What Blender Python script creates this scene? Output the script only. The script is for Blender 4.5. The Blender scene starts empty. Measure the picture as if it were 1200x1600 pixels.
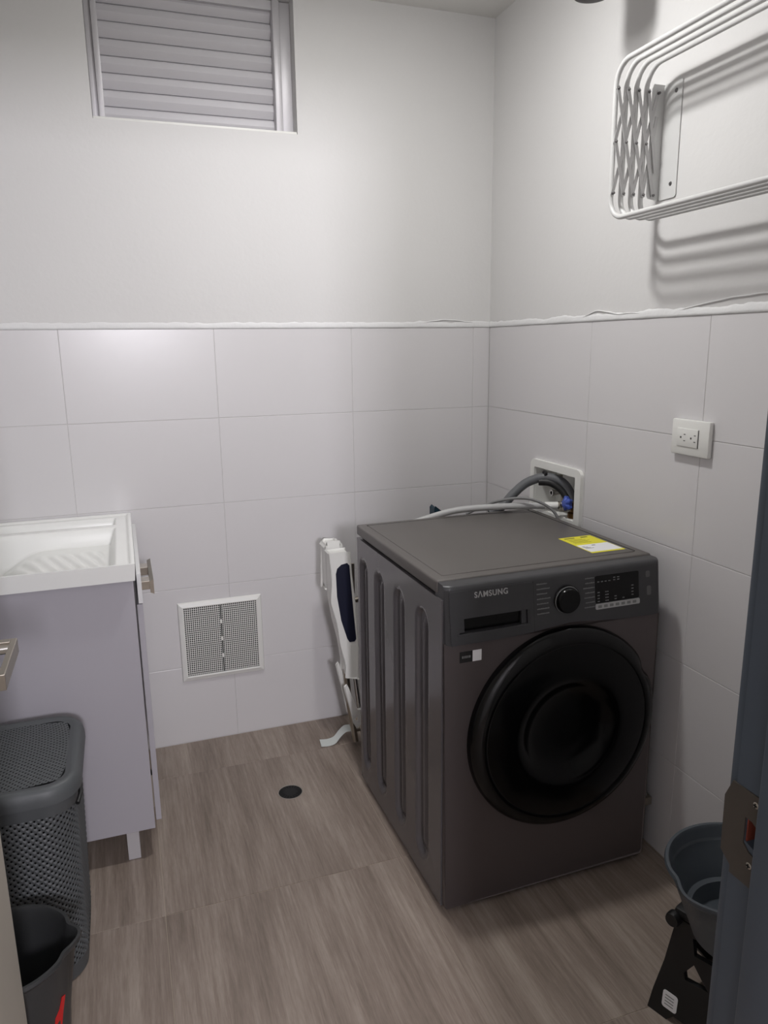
import bpy, bmesh, math, random
from mathutils import Vector, Matrix, noise
from mathutils.geometry import tessellate_polygon
random.seed(7)
PI = math.pi
scn = bpy.context.scene
C = scn.collection

# ------------------------------------------------------------------ camera
cam_d = bpy.data.cameras.new('camera'); cam = bpy.data.objects.new('camera', cam_d); C.objects.link(cam)
CAM = Vector((-1.3531, -2.6212, 1.4383))
ri = Vector((0.943, -0.332, -0.013)); fw = Vector((0.3219, 0.9211, -0.2191))
yw, pt, rl, foc = 0.3361, -0.2209, -0.0129, 1160.3
fw = Vector((math.sin(yw)*math.cos(pt), math.cos(yw)*math.cos(pt), math.sin(pt)))
r0 = Vector((math.cos(yw), -math.sin(yw), 0)); u0 = r0.cross(fw)
ri = r0*math.cos(rl)+u0*math.sin(rl); up = -r0*math.sin(rl)+u0*math.cos(rl)
M = Matrix((ri, up, -fw)).transposed().to_4x4(); M.translation = CAM
cam.matrix_world = M
cam_d.sensor_fit = 'VERTICAL'; cam_d.sensor_height = 36; cam_d.sensor_width = 27
cam_d.lens = foc/1600*36; cam_d.clip_start = .02; cam_d.clip_end = 50
scn.camera = cam

# ------------------------------------------------------------------ world, lamps, exposure
LAMP = (-0.71, -0.93, 2.525); LAMP_POWER = 9.4; FILL_POWER = 5.5
HALL = (-1.20, -4.66, 1.92); HALL_POWER = 62.0
w = bpy.data.worlds.new('world'); scn.world = w; w.use_nodes = True
w.node_tree.nodes['Background'].inputs[0].default_value = (.6, .66, .75, 1)
w.node_tree.nodes['Background'].inputs[1].default_value = 0.25
scn.view_settings.view_transform = 'Standard'; scn.view_settings.look = 'None'
scn.view_settings.gamma = 1.0; scn.view_settings.use_curve_mapping = False
scn.view_settings.exposure = 0.0
def area(name, loc, size, power, col):
    d = bpy.data.lights.new(name, 'AREA'); d.energy = power; d.size = size; d.color = col
    o = bpy.data.objects.new(name, d); o.location = loc; C.objects.link(o); return o
hl = area('hall_light', HALL, .36, HALL_POWER, (.96, .93, 1)); hl.rotation_euler = (math.pi/2, 0, 0)
lamp = area('downlight', LAMP, .13, LAMP_POWER, (1, .99, .975)); lamp.data.shape = 'DISK'
dd_ = bpy.data.lights.new('point_fill', 'POINT'); dd_.energy = FILL_POWER; dd_.shadow_soft_size = .06; dd_.color = (1, .99, .975)  # point light added below the flat downlight to brighten the upper walls
do_ = bpy.data.objects.new('point_fill', dd_); do_.location = (LAMP[0], LAMP[1], 2.43); C.objects.link(do_)

# ------------------------------------------------------------------ materials
def lin(c):
    c = c/255; return c/12.92 if c < .04045 else ((c+.055)/1.055)**2.4
def rgb(r, g, b): return (lin(r), lin(g), lin(b), 1)
MATS = {}
def mat(name, col, rough=.5, metal=0., coat=0., bump=0., bscale=200., var=0., emit=None, spec=.5):
    if name in MATS: return MATS[name]
    m = bpy.data.materials.new(name); m.use_nodes = True; nt = m.node_tree; b = nt.nodes['Principled BSDF']
    b.inputs['Base Color'].default_value = col; b.inputs['Roughness'].default_value = rough
    b.inputs['Metallic'].default_value = metal; b.inputs['Coat Weight'].default_value = coat
    b.inputs['Specular IOR Level'].default_value = spec
    tc = nt.nodes.new('ShaderNodeTexCoord')
    if var > 0:
        n = nt.nodes.new('ShaderNodeTexNoise'); n.inputs['Scale'].default_value = 3.; n.inputs['Detail'].default_value = 4
        nt.links.new(tc.outputs['Object'], n.inputs['Vector'])
        mr = nt.nodes.new('ShaderNodeMapRange'); mr.inputs['To Min'].default_value = 1-var; mr.inputs['To Max'].default_value = 1+var
        nt.links.new(n.outputs['Fac'], mr.inputs['Value'])
        h = nt.nodes.new('ShaderNodeHueSaturation'); h.inputs['Color'].default_value = col
        nt.links.new(mr.outputs[0], h.inputs['Value']); nt.links.new(h.outputs[0], b.inputs['Base Color'])
    if bump > 0:
        n = nt.nodes.new('ShaderNodeTexNoise'); n.inputs['Scale'].default_value = bscale; n.inputs['Detail'].default_value = 3
        nt.links.new(tc.outputs['Object'], n.inputs['Vector'])
        bp = nt.nodes.new('ShaderNodeBump'); bp.inputs['Strength'].default_value = bump; bp.inputs['Distance'].default_value = .002
        nt.links.new(n.outputs['Fac'], bp.inputs['Height']); nt.links.new(bp.outputs[0], b.inputs['Normal'])
    if emit:
        b.inputs['Emission Color'].default_value = emit[0]; b.inputs['Emission Strength'].default_value = emit[1]
    MATS[name] = m; return m

paint = mat('wall_paint', rgb(214, 213, 212), .75, bump=.25, bscale=60, var=.015)
ceilm = mat('ceiling_paint', rgb(222, 221, 218), .85, bump=.2, bscale=80)
caulk = mat('white_filler', rgb(222, 222, 222), .6, bump=.5, bscale=90)
grout = mat('tile_grout', rgb(198, 196, 195), .8)
tilem = mat('ceramic_tile', rgb(212, 210, 211), .27, bump=.10, bscale=14, var=.01, spec=.5)
fgrout = mat('floor_grout', rgb(168, 156, 142), .9)
white_p = mat('white_plastic', rgb(228, 228, 224), .4)
sinkm = mat('sink_white', rgb(236, 237, 234), .25)
cabm = mat('cabinet_laminate', rgb(172, 169, 176), .5, bump=.05, bscale=300)
cabw = mat('cabinet_white', rgb(216, 216, 217), .5)
steel = mat('brushed_steel', rgb(170, 163, 152), .32, 1.)
chrome = mat('chrome', rgb(215, 213, 210), .15, 1.)
alu = mat('window_aluminium', rgb(196, 194, 197), .45, .25)
slatm = mat('shutter_slat', rgb(200, 198, 202), .5, .1)
inox = mat('washer_inox', rgb(100, 93, 93), .40, .6, bump=.03, bscale=400)
inoxs = mat('washer_side_paint', rgb(98, 95, 97), .2, .3)
inoxt = mat('washer_top', rgb(92, 88, 85), .45, .05)
consm = mat('washer_console', rgb(66, 66, 68), .38, .3)
blackg = mat('black_gloss', rgb(8, 8, 9), .16, spec=.3)
blackp = mat('black_plastic', rgb(18, 18, 19), .5)
blackm = mat('black_matt', rgb(10, 10, 11), .8)
silver = mat('silver_print', rgb(176, 176, 176), .4, .3)
greyprint = mat('grey_print', rgb(120, 121, 121), .5)
yellow = mat('label_yellow', rgb(222, 214, 40), .5)
paper = mat('label_white', rgb(230, 230, 232), .5)
inkm = mat('label_ink', rgb(70, 66, 40), .6)
redm = mat('red_sticker', rgb(205, 24, 26), .4)
greenm = mat('green_sticker', rgb(60, 150, 50), .4)
hampm = mat('hamper_plastic', rgb(80, 83, 85), .5)
hampd = mat('hamper_inner_shade', rgb(24, 25, 26), .8)  # near-black colour painted for the shade inside the hamper
binm = mat('bin_plastic', rgb(52, 53, 54), .4)
buckm = mat('bucket_plastic', rgb(66, 72, 78), .42)
rackm = mat('rack_white', rgb(210, 210, 209), .35)
rackg = mat('rack_link', rgb(196, 195, 195), .4)
rivet = mat('rivet', rgb(120, 118, 118), .35, .8)
navy = mat('navy_plastic', rgb(16, 20, 42), .45)
teal = mat('teal_plastic', rgb(24, 52, 66), .45)
strapm = mat('pale_webbing', rgb(208, 213, 210), .7)
hoseg = mat('grey_hose', rgb(176, 176, 176), .45)
hosed = mat('dark_grey_hose', rgb(92, 94, 97), .5)
cablem = mat('grey_cable', rgb(118, 118, 118), .5)
bluep = mat('blue_plastic', rgb(70, 92, 178), .35)
brass = mat('brass', rgb(130, 98, 60), .4, .9)
framem = mat('slate_door_frame', rgb(66, 74, 83), .45, bump=.05, bscale=150)
doorm = mat('door_leaf', rgb(176, 170, 160), .5)
platem = mat('strike_plate_metal', rgb(84, 78, 72), .45, .5)
woodin = mat('raw_wood', rgb(120, 52, 34), .8)
woody = mat('pale_wood', rgb(170, 140, 84), .8)
vshadem = mat('vent_shade', rgb(46, 48, 48), .9)  # dark colour painted for the shade inside the vent
darkfit = mat('dark_bronze', rgb(34, 28, 25), .5)

def floor_material():
    m = bpy.data.materials.new('wood_look_tile'); m.use_nodes = True; nt = m.node_tree; b = nt.nodes['Principled BSDF']
    N = nt.nodes.new; L = nt.links.new
    tc = N('ShaderNodeTexCoord'); oi = N('ShaderNodeObjectInfo')
    add = N('ShaderNodeVectorMath'); add.operation = 'ADD'
    sc = N('ShaderNodeVectorMath'); sc.operation = 'SCALE'; sc.inputs['Scale'].default_value = 3.0
    L(oi.outputs['Location'], sc.inputs[0]); L(tc.outputs['Object'], add.inputs[0]); L(sc.outputs[0], add.inputs[1])
    def streak(sx, sy, detail, dist=0.):
        mp = N('ShaderNodeMapping'); mp.inputs['Scale'].default_value = (sx, sy, 1); L(add.outputs[0], mp.inputs['Vector'])
        n = N('ShaderNodeTexNoise'); n.inputs['Scale'].default_value = 1; n.inputs['Detail'].default_value = detail
        n.inputs['Roughness'].default_value = .62; n.inputs['Distortion'].default_value = dist
        L(mp.outputs[0], n.inputs['Vector']); return n.outputs['Fac']
    a = streak(13, 1.1, 5, .5); f = streak(110, 5, 4); g = streak(300, 30, 2); big = streak(3.5, 2.2, 3)
    def mul(x, k):
        q = N('ShaderNodeMath'); q.operation = 'MULTIPLY'; L(x, q.inputs[0]); q.inputs[1].default_value = k; return q.outputs[0]
    def plus(x, y):
        q = N('ShaderNodeMath'); q.operation = 'ADD'; L(x, q.inputs[0]); L(y, q.inputs[1]); return q.outputs[0]
    s = plus(plus(mul(a, .46), mul(f, .32)), plus(mul(g, .12), mul(big, .10)))
    cr = N('ShaderNodeValToRGB'); e = cr.color_ramp.elements
    e[0].position = .37; e[0].color = rgb(112, 100, 90); e[1].position = .64; e[1].color = rgb(164, 152, 141)
    k = cr.color_ramp.elements.new(.50); k.color = rgb(138, 125, 115)
    L(s, cr.inputs[0]); L(cr.outputs[0], b.inputs['Base Color'])
    b.inputs['Roughness'].default_value = .42; b.inputs['Specular IOR Level'].default_value = .4
    bp = N('ShaderNodeBump'); bp.inputs['Strength'].default_value = .15; bp.inputs['Distance'].default_value = .002
    L(f, bp.inputs['Height']); L(bp.outputs[0], b.inputs['Normal'])
    return m
floorm = floor_material()

# ------------------------------------------------------------------ helpers
def obj(name, bm, m, parent=None, smooth=False, loc=None, angle=40):
    me = bpy.data.meshes.new(name)
    bmesh.ops.recalc_face_normals(bm, faces=bm.faces[:])
    bm.to_mesh(me); bm.free()
    for mm in (m if isinstance(m, (list, tuple)) else [m]): me.materials.append(mm)
    if smooth:
        me.polygons.foreach_set('use_smooth', [True]*len(me.polygons)); me.set_sharp_from_angle(angle=math.radians(angle))
    o = bpy.data.objects.new(name, me); C.objects.link(o)
    if parent: o.parent = parent
    if loc: o.location = loc
    return o
def tag(o, label=None, cat=None, group=None, kind=None):
    if label: o['label'] = label
    if cat: o['category'] = cat
    if group: o['group'] = group
    if kind: o['kind'] = kind
    return o
def thing(name, label, cat, loc=(0, 0, 0), rz=0, group=None):
    o = bpy.data.objects.new(name, None); C.objects.link(o); o.empty_display_size = .1
    o.location = loc; o.rotation_euler = (0, 0, rz)
    return tag(o, label, cat, group)
def struct(name, bm, m, **k):
    o = obj(name, bm, m, **k)
    if not k.get('parent'): o['kind'] = 'structure'
    return o
def B(): return bmesh.new()
def box(bm, x0, x1, y0, y1, z0, z1, bev=0, seg=2, mi=0):
    r = bmesh.ops.create_cube(bm, size=1)
    vs = r['verts']
    for v in vs: v.co = Vector(((x0+x1)/2+v.co.x*(x1-x0), (y0+y1)/2+v.co.y*(y1-y0), (z0+z1)/2+v.co.z*(z1-z0)))
    fs = set(f for v in vs for f in v.link_faces)
    for f in fs: f.material_index = mi
    if bev > 0:
        es = list(set(e for v in vs for e in v.link_edges))
        bmesh.ops.bevel(bm, geom=es, offset=bev, segments=seg, profile=.5, affect='EDGES')
    return bm
def bx(*a, **k): return box(B(), *a, **k)
def tube(bm, pts, r, seg=10, closed=False, caps=True):
    pts = [Vector(p) for p in pts]; n = len(pts); rings = []
    nrm = None
    for i, p in enumerate(pts):
        a = pts[(i-1) % n] if (closed or i > 0) else p; b_ = pts[(i+1) % n] if (closed or i < n-1) else p
        t = (b_-a).normalized()
        if nrm is None:
            nrm = t.orthogonal().normalized()
        else:
            nrm = (nrm-t*nrm.dot(t)).normalized()
        bi = t.cross(nrm); rr = r[i] if isinstance(r, (list, tuple)) else r
        rings.append([bm.verts.new(p+(nrm*math.cos(2*PI*k/seg)+bi*math.sin(2*PI*k/seg))*rr) for k in range(seg)])
    m_ = n if closed else n-1
    for i in range(m_):
        A, Bq = rings[i], rings[(i+1) % n]
        off = 0
        if closed and i == n-1:
            off = min(range(seg), key=lambda q: (A[0].co-Bq[q].co).length)
        for k in range(seg):
            bm.faces.new((A[k], A[(k+1) % seg], Bq[(k+1+off) % seg], Bq[(k+off) % seg]))
    if caps and not closed:
        bm.faces.new(rings[0][::-1]); bm.faces.new(rings[-1])
    return bm
def smoothpath(pts, n=8):
    pts = [Vector(p) for p in pts]; out = []
    P = [pts[0]*2-pts[1]]+pts+[pts[-1]*2-pts[-2]]
    for i in range(1, len(P)-2):
        for k in range(n):
            t = k/n; a, b_, c, d = P[i-1], P[i], P[i+1], P[i+2]
            out.append(.5*((2*b_)+(c-a)*t+(2*a-5*b_+4*c-d)*t*t+(3*b_-a-3*c+d)*t**3))
    out.append(pts[-1]); return out
def lathe(bm, prof, seg=48, origin=(0, 0, 0), axis='z', mod=None):
    """prof: list of (r, h). mod(angle, r, h) -> (r, h)"""
    o = Vector(origin); rings = []
    for (r, h) in prof:
        if r < 1e-6:
            v = Vector((0, 0, h)) if axis == 'z' else (Vector((0, h, 0)) if axis == 'y' else Vector((h, 0, 0)))
            rings.append([bm.verts.new(o+v)]); continue
        R_ = []
        for k in range(seg):
            a = 2*PI*k/seg; rr, hh = mod(a, r, h) if mod else (r, h)
            v = Vector((rr*math.cos(a), rr*math.sin(a), hh)) if axis == 'z' else (Vector((rr*math.cos(a), hh, rr*math.sin(a))) if axis == 'y' else Vector((hh, rr*math.cos(a), rr*math.sin(a))))
            R_.append(bm.verts.new(o+v))
        rings.append(R_)
    for A, Bq in zip(rings, rings[1:]):
        for k in range(seg):
            k2 = (k+1) % seg
            if len(A) == 1 and len(Bq) == 1: continue
            if len(A) == 1: bm.faces.new((A[0], Bq[k], Bq[k2]))
            elif len(Bq) == 1: bm.faces.new((A[k], A[k2], Bq[0]))
            else: bm.faces.new((A[k], A[k2], Bq[k2], Bq[k]))
    return bm
def prism(bm, outer, holes, fn, d0, d1, mi=0):
    """outline in 2D, fn(u, v, depth)->xyz, extruded d0..d1"""
    loops = [outer]+list(holes)
    flat = [p for l in loops for p in l]
    tris = tessellate_polygon([[Vector((p[0], p[1], 0)) for p in l] for l in loops])
    A = [bm.verts.new(fn(p[0], p[1], d0)) for p in flat]; Bv = [bm.verts.new(fn(p[0], p[1], d1)) for p in flat]
    for t in tris:
        try:
            bm.faces.new([A[i] for i in t]).material_index = mi; bm.faces.new([Bv[i] for i in reversed(t)]).material_index = mi
        except ValueError: pass
    k = 0
    for l in loops:
        n = len(l)
        for i in range(n):
            j = (i+1) % n
            bm.faces.new((A[k+i], A[k+j], Bv[k+j], Bv[k+i])).material_index = mi
        k += n
    return bm
XZ = lambda y0=0: (lambda u, v, d: (u, d, v))      # outline in x-z, depth y
YZ = lambda: (lambda u, v, d: (d, u, v))
XY = lambda: (lambda u, v, d: (u, v, d))
def rrect(x0, x1, z0, z1, r, n=6):
    out = []
    for (cx, cz, a0) in ((x1-r, z1-r, 0), (x0+r, z1-r, PI/2), (x0+r, z0+r, PI), (x1-r, z0+r, 1.5*PI)):
        for k in range(n+1):
            a = a0+k/n*PI/2; out.append((cx+r*math.cos(a), cz+r*math.sin(a)))
    return out
def perf(nu, nv, fn, ratio, check=True, wrap=False, bulge=0., hole=None, dent=0.):
    """sheet of nu x nv cells, hole in the cells where hole(i,j); fn(u,v,off)->xyz with u,v in cell units"""
    bm = B(); V = {}
    def vert(a, b_):
        key = (a % (2*nu) if wrap else a, b_)
        if key not in V: V[key] = bm.verts.new(fn(a/2, b_/2, 0))
        return V[key]
    for i in range(nu):
        for j in range(nv):
            a, b_ = 2*i, 2*j
            ring = [vert(a, b_), vert(a+1, b_), vert(a+2, b_), vert(a+2, b_+1), vert(a+2, b_+2), vert(a+1, b_+2), vert(a, b_+2), vert(a, b_+1)]
            if hole(i, j):
                h = ratio/2; q = [(-.72, -.72), (0, -1), (.72, -.72), (1, 0), (.72, .72), (0, 1), (-.72, .72), (-1, 0)]
                inn = [bm.verts.new(fn(i+.5+x*h, j+.5+y*h, dent)) for x, y in q]
                for k in range(8):
                    bm.faces.new((ring[k], ring[(k+1) % 8], inn[(k+1) % 8], inn[k]))
            elif bulge:
                c = bm.verts.new(fn(i+.5, j+.5, bulge))
                for k in range(8): bm.faces.new((ring[k], ring[(k+1) % 8], c))
            else: bm.faces.new(ring)
    return bm

# ------------------------------------------------------------------ room shell
XL, YF, ZC = -1.98, -2.115, 2.553        # left wall, door wall, ceiling
TT = .008                                 # tile thickness
tile_cache = {}
def tile(parent, kind, a0, a1, b0, b1, m, gap=.0007):
    """kind 'b': on back wall (a=x,b=z) 'r': right wall (a=y) 'l': left wall 'f': floor (a=x,b=y)"""
    wa, wb = a1-a0-2*gap, b1-b0-2*gap; key = (kind, round(wa, 4), round(wb, 4))
    if key not in tile_cache:
        bm = B()
        if kind == 'b': box(bm, -wa/2, wa/2, 0, TT, -wb/2, wb/2)
        elif kind == 'r': box(bm, 0, TT, -wa/2, wa/2, -wb/2, wb/2)
        elif kind == 'l': box(bm, -TT, 0, -wa/2, wa/2, -wb/2, wb/2)
        else: box(bm, -wa/2, wa/2, -wb/2, wb/2, -TT, 0)
        bmesh.ops.bevel(bm, geom=bm.edges[:], offset=.0011, segments=2, profile=.5, affect='EDGES')
        me = bpy.data.meshes.new('tile'); bmesh.ops.recalc_face_normals(bm, faces=bm.faces[:]); bm.to_mesh(me); bm.free(); me.materials.append(m)
        tile_cache[key] = me
    o = bpy.data.objects.new('tile', tile_cache[key]); C.objects.link(o); o.parent = parent
    ca, cb = (a0+a1)/2, (b0+b1)/2
    o.location = {'b': (ca, 0, cb), 'r': (0, ca, cb), 'l': (XL, ca, cb), 'f': (ca, cb, 0)}[kind]
    return o
# floor
YH = -4.8
fl = struct('floor', bx(XL-.1, .1, YH, .1, -.1, -.0013), fgrout)
xs = [XL+.003, -1.3558, -.7029, -.050, -.001]; ys = [-4.783, -4.13, -3.477, -2.824, -2.171, -1.522, -.869, -.215, -.001]
xs2 = [XL+.003, -1.3558, -.7029, -.050, -.001]
DR = (-.9325, -.442)
for i in range(len(xs)-1):
    for j in range(len(ys)-1):
        a0, a1, b0, b1 = xs[i], xs[i+1], ys[j], ys[j+1]
        if a0 < DR[0] < a1 and b0 < DR[1] < b1:      # the tile with the drain cut into it
            bm = B(); hole = [(DR[0]+.0425*math.cos(k/32*2*PI), DR[1]+.0425*math.sin(k/32*2*PI)) for k in range(32)]
            prism(bm, [(a0+.0012, b0+.0012), (a1-.0012, b0+.0012), (a1-.0012, b1-.0012), (a0+.0012, b1-.0012)], [hole], XY(), -TT, 0)
            obj('tile', bm, floorm, fl)
        else: tile(fl, 'f', a0, a1, b0, b1, floorm)
# back wall
WX0, WX1, WZ0, WZ1 = -1.361, -.724, 2.125, 2.535
bm = B()
box(bm, XL-.1, .1, .0012, .13, -.05, 1.5); box(bm, XL-.1, WX0, .001, .13, 1.5, ZC); box(bm, WX1, .1, .001, .13, 1.5, ZC)
box(bm, WX0, WX1, .001, .13, 1.5, WZ0); box(bm, WX0, WX1, .001, .13, WZ1, ZC)
for f in bm.faces: f.material_index = 0 if f.calc_center_median().z > 1.5 else 1
wb = struct('wall_back', bm, [paint, grout])
bj = [-.0005, -.0688, -.5535, -1.0382, -1.5229, XL+.003]
for k in range(len(bj)-1):
    for r in range(5): tile(wb, 'b', bj[k+1], bj[k], .3*r+(.001 if r == 0 else 0), .3*r+.3, tilem)
# right wall with the opening of the washer box
OY0, OY1, OZ0, OZ1 = -.632, -.372, .872, 1.024
bm = B()
box(bm, .0012, .13, YF-.14, 0, -.05, OZ0); box(bm, .0012, .13, YF-.14, OY0, OZ0, OZ1); box(bm, .0012, .13, OY1, 0, OZ0, OZ1)
box(bm, .0012, .13, YF-.14, 0, OZ1, 1.5); box(bm, .001, .13, YF-.14, 0.001, 1.5, ZC)
for f in bm.faces: f.material_index = 0 if f.calc_center_median().z > 1.5 else 1
wr = struct('wall_right', bm, [paint, grout])
rj = [-.0005, -.6625, -1.1467, -1.6309, -2.115]
for k in range(len(rj)-1):
    for r in range(5):
        a0, a1, b0, b1 = rj[k+1], rj[k], .3*r+(.001 if r == 0 else 0), .3*r+.3
        if k == 0 and r in (2, 3):
            g = .0012
            out = [(a0+g, b0+g), (a1-g, b0+g), (a1-g, b1-g), (OY1, b1-g), (OY1, OZ0), (OY0, OZ0), (OY0, b1-g), (a0+g, b1-g)] if r == 2 else \
                  [(a0+g, b0+g), (OY0, b0+g), (OY0, OZ1), (OY1, OZ1), (OY1, b0+g), (a1-g, b0+g), (a1-g, b1-g), (a0+g, b1-g)]
            obj('tile', prism(B(), out, [], YZ(), 0, TT), tilem, wr)
        else: tile(wr, 'r', a0, a1, b0, b1, tilem)
wl = struct('wall_left', bx(XL-.13, XL-.0012, YH, 0, -.05, ZC), [paint])
for k in range(4):
    for r in range(5): tile(wl, 'l', -.4847*(k+1), -.4847*k-.0005, .3*r+(.001 if r == 0 else 0), .3*r+.3, tilem)
# door wall : opening x -1.66 .. -.81
DX0, DX1, DZ = -1.665, -.80, 2.10
bm = B()
box(bm, XL-.1, DX0-.0, YF-.135, YF, -.05, ZC); box(bm, DX1+.02, 0, YF-.135, YF, -.05, ZC); box(bm, DX0, DX1+.02, YF-.135, YF, DZ, ZC)
struct('wall_front', bm, paint)
struct('ceiling', bx(XL-.1, .1, YH, .1, ZC, ZC+.1), ceilm)
struct('wall_hall_end', bx(XL-.1, .1, YH-.1, YH, -.05, ZC), paint)
struct('wall_hall_right', bx(-.02, .11, YH, YF-.141, -.05, ZC), paint)
# uneven filler ridge above the tiles
def ridge(name, fn, L, seed):
    bm = B(); n = int(L/.012); rows = []
    for i in range(n+1):
        s = L*i/n
        h = .017+.006*noise.noise(Vector((s*9, seed, 0)))+.004*noise.noise(Vector((s*40, seed, 3)))
        t = .0026+.0012*noise.noise(Vector((s*14, seed+5, 0)))
        rows.append([bm.verts.new(fn(s, d, 1.5+z)) for d, z in ((0, -.001), (t*.8, 0), (t, h*.35), (t*.5, h*.8), (.0, h+.002), (-.001, h+.003))])
    for a, b_ in zip(rows, rows[1:]):
        for k in range(5): bm.faces.new((a[k], a[k+1], b_[k+1], b_[k]))
    o = obj(name, bm, caulk, smooth=True, angle=80); o['kind'] = 'structure'; return o
ridge('trim_1', lambda s, d, z: (-s, -d, z), 1.97, 1.)
ridge('trim_2', lambda s, d, z: (-d, -s, z), 2.11, 8.)
# raised smears of filler on the right wall above the ridge
def smear(y0, y1, zf, wd, sd, wall='r'):
    bm = B(); n = 40; top = []
    pts = []
    for i in range(n+1):
        t = i/n; s = y0+(y1-y0)*t
        z = zf(t)+.003*noise.noise(Vector((t*6, sd, 0)))
        pts.append((-.0006, s, z) if wall == 'r' else (s, -.0006, z))
    r = [.0003+wd*math.sin(PI*i/n)**.6 for i in range(n+1)]
    return tube(bm, pts, r, 6)
sm = B()
bm = smear(-.60, -.90, lambda t: 1.512+.022*math.sin(PI*t)*(.6+.4*math.sin(7*t)), .0018, 2)
o = obj('trim_3', bm, caulk, smooth=True); o['kind'] = 'structure'
bm = smear(-1.02, -1.45, lambda t: 1.514+.026*math.sin(PI*t*.7), .0018, 6)
o = obj('trim_4', bm, caulk, smooth=True); o['kind'] = 'structure'
bm = smear(-.30, -.05, lambda t: 1.513+.014*math.sin(PI*t), .002, 9, 'b')
o = obj('trim_5', bm, caulk, smooth=True); o['kind'] = 'structure'

# ------------------------------------------------------------------ window with shutter slats
wd = bpy.data.objects.new('window_1', None); C.objects.link(wd); wd.location = ((WX0+WX1)/2, 0, WZ0); wd['kind'] = 'structure'
cx = (WX0+WX1)/2
def wobj(name, bm, m, **k):
    o = obj(name, bm, m, wd, **k); o.location = (-cx, 0, -WZ0); return o
# reveal lining, side guides, track, sill strip
RD = .055
for s, xa in ((1, WX0), (-1, WX1)):
    fwid, gwid = (.020, .018) if s > 0 else (.037, .024)
    f0, f1 = sorted((xa, xa+s*fwid)); g0, g1 = sorted((xa+s*fwid, xa+s*(fwid+gwid)))
    wobj('side_frame', bx(f0+.0006, f1, RD, RD+.05, WZ0+.002, WZ1-.002, bev=.002), alu, smooth=True)
    wobj('guide_rail', bx(g0, g1, RD-.012, RD+.05, WZ0+.004, WZ1-.002, bev=.003), alu, smooth=True)
wobj('sill', bx(WX0+.001, WX1-.001, .004, .11, WZ0-.0, WZ0+.008, bev=.002), white_p, smooth=True)
wobj('top_frame', bx(WX0+.05, WX1-.05, RD, RD+.05, WZ1-.03, WZ1-.002), alu)
# each slat: convex upper half, setback lower lip
slx0, slx1 = WX0+.036, WX1-.060
pitch = .0485
zz = WZ0+.010; prof = [(0, .028), (.0015, .022), (.005, .0195), (.021, .0095), (.0235, .0085), (.026, .0090), (.041, .0125), (.0462, .018), (.0485, .028)]
me0 = None
for k in range(8):
    if me0 is None:
        bm = B(); P = [(RD+.006+d, z) for z, d in prof]; P2 = [(RD+.042, z) for z, d in reversed(prof)]
        poly = [(y, z) for y, z in P]+[(RD+.046, .0485), (RD+.046, 0)]
        prism(bm, poly, [], lambda u, v, d: (d, u, v), slx0, slx1)
        o = wobj('slat', bm, slatm, smooth=True, angle=28); me0 = o.data
    else:
        o = bpy.data.objects.new('slat', me0); C.objects.link(o); o.parent = wd
    o.location = (-cx, 0, -WZ0+zz-WZ0*0+k*pitch)
wobj('backing', bx(WX0, WX1, .115, .128, WZ0, WZ1), slatm)

# ------------------------------------------------------------------ door frame (right jamb), door leaf
JX = -.81
jf = bpy.data.objects.new('trim_6', None); C.objects.link(jf); jf['kind'] = 'structure'; jf.location = (JX, YF, 0)
def jobj(name, bm, m, par=jf, **k):
    o = obj(name, bm, m, par, **k); o.location = Vector((-JX, -YF, 0)) if par is jf else (0, 0, 0); return o
hole = rrect(-2.1515, -2.1295, .950, .984, .002, 2)
bm = B()
prism(bm, [(YF, 0), (YF-.05, 0), (YF-.05, DZ), (YF, DZ)], [[(-2.150, .953), (-2.150, .984), (-2.131, .984), (-2.131, .958)]], YZ(), JX, JX+.03)
jobj('rebate_jamb', bm, framem)
jobj('stop', bx(JX-.014, JX+.03, YF-.13, YF-.038, 0, DZ, bev=.003), framem, smooth=True)
jobj('casing', bx(JX+.004, JX+.065, YF, YF+.014, 0, DZ+.05, bev=.004), framem, smooth=True)
jobj('head', bx(DX0, JX+.03, YF-.13, YF, DZ-.03, DZ), framem)
jobj('hinge_jamb', bx(DX0-.0, DX0+.012, YF-.13, YF, 0, DZ-.03), framem)
# strike plate
bm = B()
def strike_fn(u, v, d): return (JX-.0016+d, u, v)
arc = [(-2.1305+(-.0205)*math.sin(k/10*PI/2)*1.0, .957+(.027)*(1-math.cos(k/10*PI/2))*0) for k in range(2)]
hpoly = [(-2.1305, .984), (-2.1305, .956), (-2.137, .950), (-2.145, .9475), (-2.150, .949), (-2.150, .972), (-2.146, .979), (-2.139, .9835)]
prism(bm, [(-2.1175, .913), (-2.1175, .921), (-2.104, .931), (-2.103, .992), (-2.1115, 1.0125), (-2.1525, 1.0125), (-2.1525, .913)], [hpoly], strike_fn, 0, .0018)
sp = jobj('strike_plate', bm, platem)
for (y, z) in ((-2.141, 1.003), (-2.140, .936)):
    bm = B(); lathe(bm, [(0, -.0006), (.0028, -.0003), (.0036, .0004), (.0036, .001)], 16, (JX-.0018, y, z), 'x')
    s = obj('screw', bm, steel, sp, smooth=True)
    bm = B(); box(bm, JX-.0028, JX-.0022, y-.0022, y+.0022, z-.0005, z+.0005); box(bm, JX-.0028, JX-.0022, y-.0005, y+.0005, z-.0022, z+.0022)
    obj('screw_slot', bm, blackm, sp)
bm = B(); box(bm, JX+.022, JX+.028, -2.152, -2.128, .945, .99); box(bm, JX+.001, JX+.028, -2.1325, -2.1312, .948, .985); obj('latch_pocket', bm, woodin, sp)
bm = B(); box(bm, JX+.002, JX+.02, -2.150, -2.131, .9475, .9535); obj('pocket_ledge', bm, woody, sp)

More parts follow.
